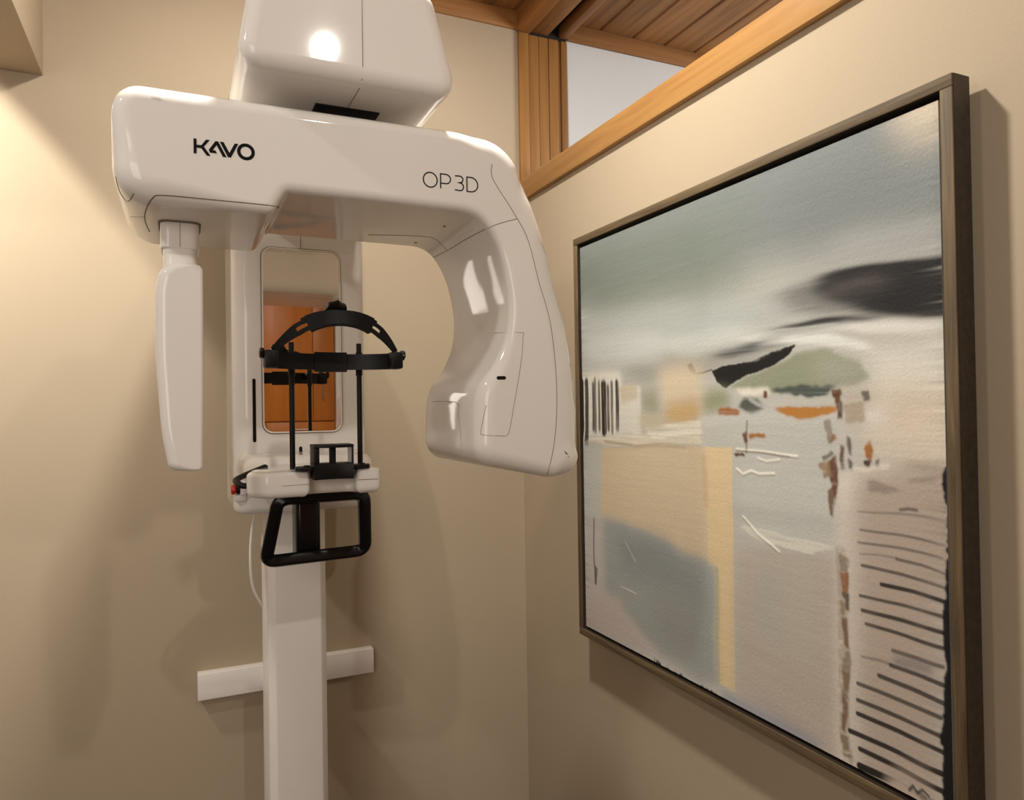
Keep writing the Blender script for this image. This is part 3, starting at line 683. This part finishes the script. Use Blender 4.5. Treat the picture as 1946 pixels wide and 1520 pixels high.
# fence of strokes on the left
put(poly(rc(1104, 705, 1180, 832)), (232, 226, 212), 0.95, 0.01)
put(poly(rc(1172, 735, 1218, 826)), (226, 220, 206), 0.95, 0.008)
put(poly([(1175, 735), (1210, 730), (1212, 760), (1180, 765)]), (204, 186, 156), 0.7, 0.008)
for xx, w, a in ((1106.5, 0.014, 1), (1115, 0.018, .95), (1128, 0.011, .9), (1132, 0.009, .8), (1139, 0.010, .85), (1148, 0.022, 1), (1156, 0.011, .85), (1163, 0.010, .8), (1173, 0.014, .95)):
    y1 = 840 if xx < 1116 else 818 + rng.uniform(-3, 4)
    put(line([(xx - 1, 722 + rng.uniform(-4, 14)), (xx, 760), (xx + 0.6, y1)], w), (52, 42, 36), a, 0.002, 0.006, 0.3, N_V)
put(poly([(1112, 838), (1215, 828), (1330, 826), (1334, 846), (1150, 850)]), (224, 212, 190), 0.95, 0.006, None, 0.2, h=0.7)
put(line([(1150, 838), (1210, 846), (1262, 843), (1300, 848)], 0.006), (176, 158, 130), 0.7, 0.003, h=0.8)
put(poly([(1225, 815), (1330, 800), (1335, 826), (1240, 836)]), (232, 224, 206), 0.9, 0.008, 0.004, 0.5, h=0.5)
put(poly([(1215, 790), (1260, 786), (1262, 815), (1216, 818)]), (205, 188, 156), 0.8, 0.012)
# large beige field
put(poly([(1100, 845), (1146, 850), (1146, 1000), (1106, 1010)]), (198, 198, 188), 1, 0.01)
put(poly([(1143, 852), (1240, 846), (1345, 849), (1350, 1300), (1300, 1050), (1230, 1010), (1141, 985)], 0.002), (216, 196, 164), 1, 0.003)
put(poly([(1340, 850), (1391, 850), (1398, 1318), (1352, 1290)], 0.001), (228, 202, 158), 1, 0.002)
put(line([(1337, 870), (1340, 905), (1343, 960)], 0.016), (210, 178, 142), 0.7, 0.006)
# blue-grey field
put(poly([(1112, 985), (1150, 985), (1230, 1012), (1300, 1048), (1342, 1062), (1358, 1076), (1362, 1300), (1320, 1290), (1112, 1190)], 0.004), (196, 186, 178), 1, 0.006)
put(poly([(1146, 984), (1190, 992), (1230, 1014), (1300, 1050), (1345, 1062), (1359, 1078), (1363, 1300), (1330, 1300), (1250, 1240), (1200, 1180), (1150, 1120)], 0.006), (162, 164, 158), 0.95, 0.012)
put(poly([(1165, 1010), (1240, 1022), (1330, 1075), (1345, 1160), (1260, 1120), (1180, 1080)], 0.01), (138, 142, 140), 0.8, 0.03)
put(poly([(1230, 1110), (1340, 1150), (1350, 1270), (1260, 1220)], 0.01), (150, 150, 143), 0.7, 0.03)
put(poly([(1358, 1074), (1366, 1080), (1368, 1300), (1360, 1298)], 0.001), (178, 176, 152), 0.8, 0.003)
put(poly([(1112, 1140), (1180, 1135), (1185, 1170), (1230, 1230), (1112, 1195)]), (196, 182, 172), 0.9, 0.012)
put(line([(1128, 985), (1129, 1060), (1132, 1110)], 0.005), (70, 62, 56), 0.85, 0.002)
put(poly([(1131, 1075), (1136, 1082), (1133, 1110), (1130, 1108)], 0.002), (70, 74, 66), 0.8, 0.003)
put(line([(1180, 1115), (1210, 1130)], 0.004), (205, 198, 186), 0.8, 0.001, h=0.8)
put(line([(1188, 1030), (1208, 1068)], 0.003), (190, 190, 182), 0.8, 0.001, h=0.8)
# pale streaked panel right of the beige
put(poly([(1398, 1040), (1600, 1050), (1600, 1500), (1398, 1320)]), (192, 178, 164), 1, 0.015)
put(poly([(1440, 1060), (1480, 1060), (1478, 1240), (1440, 1200)]), (176, 180, 168), 0.6, 0.02)
put(poly([(1500, 1050), (1545, 1050), (1545, 1260), (1500, 1230)]), (184, 186, 168), 0.6, 0.025)
put(poly([(1400, 1000), (1500, 1020), (1590, 1040), (1540, 1052), (1450, 1030)], 0.004), (232, 226, 208), 0.8, 0.006, 0.003, 0.6, h=0.5)
put(poly([(1398, 880), (1590, 890), (1590, 1030), (1420, 1010)]), (204, 202, 192), 0.8, 0.02, None, 0.25)
put(poly([(1398, 960), (1590, 985), (1590, 1010), (1398, 985)]), (182, 180, 172), 0.5, 0.02, 0.008, 0.8)
put(line([(1412, 982), (1440, 1015), (1480, 1048)], 0.005), (236, 228, 210), 0.9, 0.001, h=1.2)
put(line([(1400, 892), (1412, 902), (1428, 896), (1442, 902), (1470, 900)], 0.005), (238, 232, 216), 0.9, 0.001, h=1.2)
put(line([(1400, 855), (1450, 860), (1515, 868)], 0.005), (236, 230, 214), 0.9, 0.001, h=1.2)
put(line([(1440, 872), (1455, 878), (1480, 874)], 0.005), (236, 230, 214), 0.8, 0.001, h=1.0)
# bluish band along the lower edge
put(poly([(1370, 1310), (1480, 1360), (1565, 1408), (1560, 1440), (1480, 1400), (1360, 1330)]), (156, 156, 166), 0.85, 0.01)
put(poly([(1440, 1320), (1480, 1330), (1478, 1350), (1440, 1340)]), (176, 170, 170), 0.7, 0.012)
put(poly([(1250, 1256), (1290, 1284), (1320, 1300), (1356, 1318), (1362, 1336), (1300, 1306), (1256, 1280)], 0.006), (34, 32, 30), 0.9, 0.004, None, 0.4, N_V)
# vertical pale seam with rust-coloured scars
put(poly([(1588, 900), (1640, 905), (1650, 1300), (1630, 1500), (1590, 1480)]), (220, 208, 194), 0.9, 0.012)
put(poly([(1590, 895), (1700, 892), (1700, 915), (1620, 920), (1612, 960), (1596, 960)]), (232, 222, 206), 0.9, 0.012)
put(poly([(1624, 900), (1800, 880), (1800, 1540), (1640, 1520), (1632, 1200)]), (186, 168, 152), 0.95, 0.02)
put(poly([(1720, 880), (1790, 870), (1790, 890), (1730, 893)], 0.006), (160, 140, 122), 0.5, 0.012, 0.004)
put(poly([(1600, 745), (1650, 735), (1668, 770), (1650, 800), (1605, 800)]), (192, 178, 158), 0.8, 0.015)
put(poly([(1640, 770), (1680, 770), (1680, 806), (1645, 806)]), (228, 222, 212), 0.8, 0.01)
def fleck(pts, col, a=0.95, b=0.003): put(poly(pts, 0.003), col, a, b, None, 0.2, N_S, h=0.3)
BR, OR, DK = (104, 62, 34), (168, 104, 40), (66, 52, 42)
fleck([(1584, 750), (1598, 745), (1600, 790), (1594, 800), (1590, 770)], BR)
fleck([(1598, 760), (1603, 764), (1602, 800), (1598, 795)], DK)
fleck([(1412, 824), (1420, 818), (1423, 838), (1416, 842)], BR); fleck([(1424, 822), (1454, 824), (1456, 834), (1440, 830), (1426, 834)], OR)
fleck([(1396, 864), (1412, 861), (1418, 868), (1400, 870)], BR); fleck([(1450, 742), (1459, 742), (1460, 756), (1452, 757)], BR)
fleck([(1570, 832), (1586, 826), (1588, 836), (1574, 842)], (140, 98, 52)); fleck([(1607, 826), (1616, 836), (1618, 868), (1611, 860)], DK)
fleck([(1642, 846), (1652, 836), (1659, 856), (1652, 880), (1644, 868)], OR); fleck([(1640, 874), (1654, 874), (1650, 888), (1642, 884)], DK)
fleck([(1610, 868), (1620, 880), (1618, 892), (1611, 888)], DK); fleck([(1662, 876), (1670, 872), (1668, 892), (1662, 890)], DK, 0.7)
fleck([(1570, 878), (1590, 862), (1592, 895), (1586, 960), (1578, 920)], BR); fleck([(1560, 868), (1580, 858), (1586, 862), (1566, 874)], DK, 0.7)
put(poly([(1592, 800), (1608, 806), (1612, 880), (1596, 892), (1586, 850)]), (206, 196, 188), 0.85, 0.008)
for q_, c_ in (([(1566, 800), (1578, 796), (1582, 830), (1572, 846)], (150, 138, 124)), ([(1556, 880), (1576, 872), (1580, 900), (1566, 908)], (156, 130, 100)), ([(1580, 742), (1600, 738), (1602, 752), (1584, 756)], BR),
               ([(1604, 770), (1640, 760), (1644, 800), (1610, 806)], (176, 160, 140)), ([(1596, 846), (1604, 850), (1603, 892), (1597, 890)], (90, 70, 52)), ([(1570, 930), (1584, 925), (1582, 980), (1576, 975)], (112, 84, 58)),
               ([(1636, 742), (1650, 738), (1652, 756), (1640, 760)], (96, 92, 84)), ([(1620, 890), (1690, 884), (1690, 894), (1624, 898)], (226, 216, 200)), ([(1595, 1136), (1604, 1140), (1606, 1170), (1598, 1165)], (150, 128, 96)),
               ([(1602, 1275), (1616, 1280), (1612, 1312), (1604, 1306)], BR), ([(1600, 1395), (1612, 1400), (1614, 1428), (1602, 1424)], (128, 108, 84))):
    fleck(q_, c_, 0.9)
put(line([(1420, 800), (1419, 860)], 0.005), (120, 96, 70), 0.6, 0.002)
put(line([(1400, 856), (1440, 860), (1500, 868)], 0.003), (130, 112, 92), 0.6, 0.002)
fleck([(1592, 1050), (1612, 1060), (1610, 1085), (1596, 1080)], (120, 104, 90), 0.7)
fleck([(1594, 1084), (1613, 1086), (1612, 1120), (1607, 1135), (1599, 1110)], (150, 84, 34))
fleck([(1600, 1120), (1613, 1125), (1613, 1160), (1606, 1155)], DK); fleck([(1599, 1170), (1610, 1175), (1614, 1235), (1606, 1222)], BR)
fleck([(1601, 1240), (1616, 1235), (1618, 1262), (1610, 1330), (1603, 1320)], (130, 112, 86), 0.75)
fleck([(1601, 1315), (1612, 1325), (1613, 1355), (1606, 1395), (1601, 1380)], BR); fleck([(1600, 1432), (1620, 1436), (1618, 1440), (1604, 1438)], DK)
put(line([(1597, 1050), (1600, 1100), (1604, 1250), (1606, 1400), (1612, 1440)], 0.018), (150, 130, 104), 0.45, 0.004, None, 0.8, N_S)
# slanting ruled strokes at the right
for a, b, w, al in (((680, 30), (1100, 70), .006, .35), ((900, 25), (985, 30), .007, .6), ((690, 125), (1120, 200), .006, .55), ((680, 190), (1110, 265), .006, .55),
                    ((690, 250), (880, 275), .005, .35), ((880, 280), (1125, 345), .007, .65), ((700, 310), (1120, 420), .008, .75), ((800, 408), (1130, 495), .010, .95), ((690, 465), (1130, 575), .008, .8),
                    ((700, 540), (1130, 660), .010, .9), ((720, 610), (1130, 745), .009, .85), ((860, 750), (1120, 840), .009, .7), ((700, 780), (850, 820), .006, .4), ((850, 825), (1130, 935), .010, .85),
                    ((790, 880), (1125, 1025), .011, .85), ((680, 920), (1110, 1100), .010, .8), ((680, 1005), (1120, 1200), .010, .85), ((680, 1075), (1125, 1280), .011, .95),
                    ((640, 1165), (1115, 1390), .013, .97), ((690, 1258), (1125, 1482), .013, .97), ((690, 1345), (1010, 1500), .018, 1), ((680, 1385), (950, 1530), .024, 1), ((1000, 1500), (1120, 1560), .012, .9)):
    f = lambda p: (1380 + p[0] * 0.3685, 960 + p[1] * 0.3685)
    p, q = f(a), f(b); mid = ((p[0] + q[0]) / 2, (p[1] + q[1]) / 2 - 2)
    put(line([p, mid, q], w * 0.62, 0.0015), (38, 32, 30), al, 0.0012, None, 0.3, N_M)
put(poly([(1724, 912), (1800, 890), (1800, 905), (1740, 920)], 0.006), (120, 104, 92), 0.4, 0.006, 0.003)
put(poly([(1640, 905), (1700, 925), (1712, 938), (1650, 928)], 0.008), (110, 94, 82), 0.45, 0.008, 0.003, 0.6)
put(line([(1706, 1256), (1740, 1262), (1764, 1272)], 0.016), (120, 116, 120), 0.6, 0.008)
put(poly([(1788, 900), (1796, 880), (1830, 870), (1840, 1560), (1790, 1560), (1796, 1420), (1789, 1418), (1797, 1380), (1797, 1200), (1793, 1060), (1790, 960)], 0.003), (14, 14, 18), 1, 0.002)  # dark gap beside the frame, its shade put into the canvas colour
put(line([(1726, 1500), (1734, 1492), (1742, 1506), (1752, 1500), (1764, 1512)], 0.004, 0.001), (26, 24, 22), 0.8, 0.001)
# weave, brush streaks
img *= (1 + 0.02 * N_H + 0.015 * N_W + 0.02 * N_L)[..., None]
img = np.clip(img * np.array([0.93, 0.955, 0.99]), 0, 1)
def canvas_mesh():
    bm_v = np.empty((NC * NC, 3)); relief_n = 0.0009 * blur(relief, 0.0008, 0.0008) + 0.00006 * N_W
    bm_v[:, 0] = (CXP - relief_n).ravel(); bm_v[:, 1] = (cy1 - gu * (cy1 - cy0)).ravel(); bm_v[:, 2] = (cz1 - gv * (cz1 - cz0)).ravel()
    idx = np.arange(NC * NC).reshape(NC, NC); fq = np.stack([idx[:-1, :-1], idx[1:, :-1], idx[1:, 1:], idx[:-1, 1:]], -1).reshape(-1, 4)
    me = bpy.data.meshes.new('canvas'); nf = len(fq)
    me.vertices.add(NC * NC); me.vertices.foreach_set('co', bm_v.ravel())
    me.loops.add(nf * 4); me.loops.foreach_set('vertex_index', fq.ravel().astype(np.int32))
    me.polygons.add(nf); me.polygons.foreach_set('loop_start', np.arange(nf, dtype=np.int32) * 4)
    me.polygons.foreach_set('use_smooth', np.ones(nf, dtype=bool))
    me.update(calc_edges=True)
    at = me.color_attributes.new('paint', 'FLOAT_COLOR', 'POINT')
    at.data.foreach_set('color', np.concatenate([img.reshape(-1, 3), np.ones((NC * NC, 1))], 1).astype(np.float32).ravel())
    return me
m_, n_, l_, b_ = new_mat('painted_canvas')
ca = n_.new('ShaderNodeVertexColor'); ca.layer_name = 'paint'; l_.new(ca.outputs['Color'], b_.inputs['Base Color'])
b_.inputs['Roughness'].default_value = 0.55
tc_ = n_.new('ShaderNodeTexCoord'); nz_ = n_.new('ShaderNodeTexNoise'); nz_.inputs['Scale'].default_value = 700; nz_.inputs['Detail'].default_value = 2
bp_ = n_.new('ShaderNodeBump'); bp_.inputs['Strength'].default_value = 0.06; bp_.inputs['Distance'].default_value = 0.001
l_.new(tc_.outputs['Object'], nz_.inputs['Vector']); l_.new(nz_.outputs['Fac'], bp_.inputs['Height']); l_.new(bp_.outputs['Normal'], b_.inputs['Normal'])
cme = canvas_mesh(); cme.materials.append(m_)
cvo = bpy.data.objects.new('canvas', cme); C.objects.link(cvo); ppart(cvo)
sl = ppart(box('stretcher', M_TRIM, None, CXP + 0.0006, BX - 0.012, cy0 + 0.0005, cy1 - 0.0005, cz0 + 0.0005, cz1 - 0.0005))

struct(box('wall_pier', M_TRIM, None, 0.948, XR - 0.001, YF + 0.001, -0.98, 0, ZC - 0.01))
# ------------------------------------------------------------------ wooden cabinet on the opposite side, seen in the mirror
cb = tag(empty('cabinet', (0.55, -1.3, 0)), 'tall orange wood cabinet with steel bar handles reflected in the machine mirror', 'cabinet')
CINV = Matrix.Translation((-0.55, 1.3, 0))
def kpart(o, parent=None):
    if parent is None: o.parent = cb; o.matrix_parent_inverse = CINV
    return o
YC = -1.0
kpart(box('body', M_CAB, None, 0.05, 0.945, YF + 0.001, YC - 0.02, 0.0, 2.36, 0.003))
def door(x0, x1, z0, z1, hx=None, hz=None, name='door'):
    d = kpart(box(name, M_CAB, None, x0 + 0.002, x1 - 0.002, YC - 0.0195, YC, z0 + 0.002, z1 - 0.002, 0.002))
    if hx is not None:
        h = hz or (z0 + 0.14, z0 + 0.31)
        tube('handle', M_STEEL, d, [(hx, YC - 0.002, h[0] + 0.01), (hx, YC + 0.03, h[0] + 0.01), (hx, YC + 0.03, h[1] - 0.01), (hx, YC - 0.002, h[1] - 0.01)], 0.006, 8)
    else:
        c = (x0 + x1) / 2
        tube('handle', M_STEEL, d, [(c - 0.07, YC - 0.002, z1 - 0.05), (c - 0.07, YC + 0.03, z1 - 0.05), (c + 0.07, YC + 0.03, z1 - 0.05), (c + 0.07, YC - 0.002, z1 - 0.05)], 0.006, 8)
door(0.055, 0.43, 1.385, 2.355, 0.39); door(0.43, 0.80, 1.385, 2.355, 0.47); door(0.80, 0.94, 1.385, 2.355, 0.862)
for z0, z1 in ((1.08, 1.38), (0.76, 1.075), (0.42, 0.755), (0.06, 0.415)):
    door(0.055, 0.5, z0, z1, name='drawer'); door(0.5, 0.94, z0, z1, name='drawer')
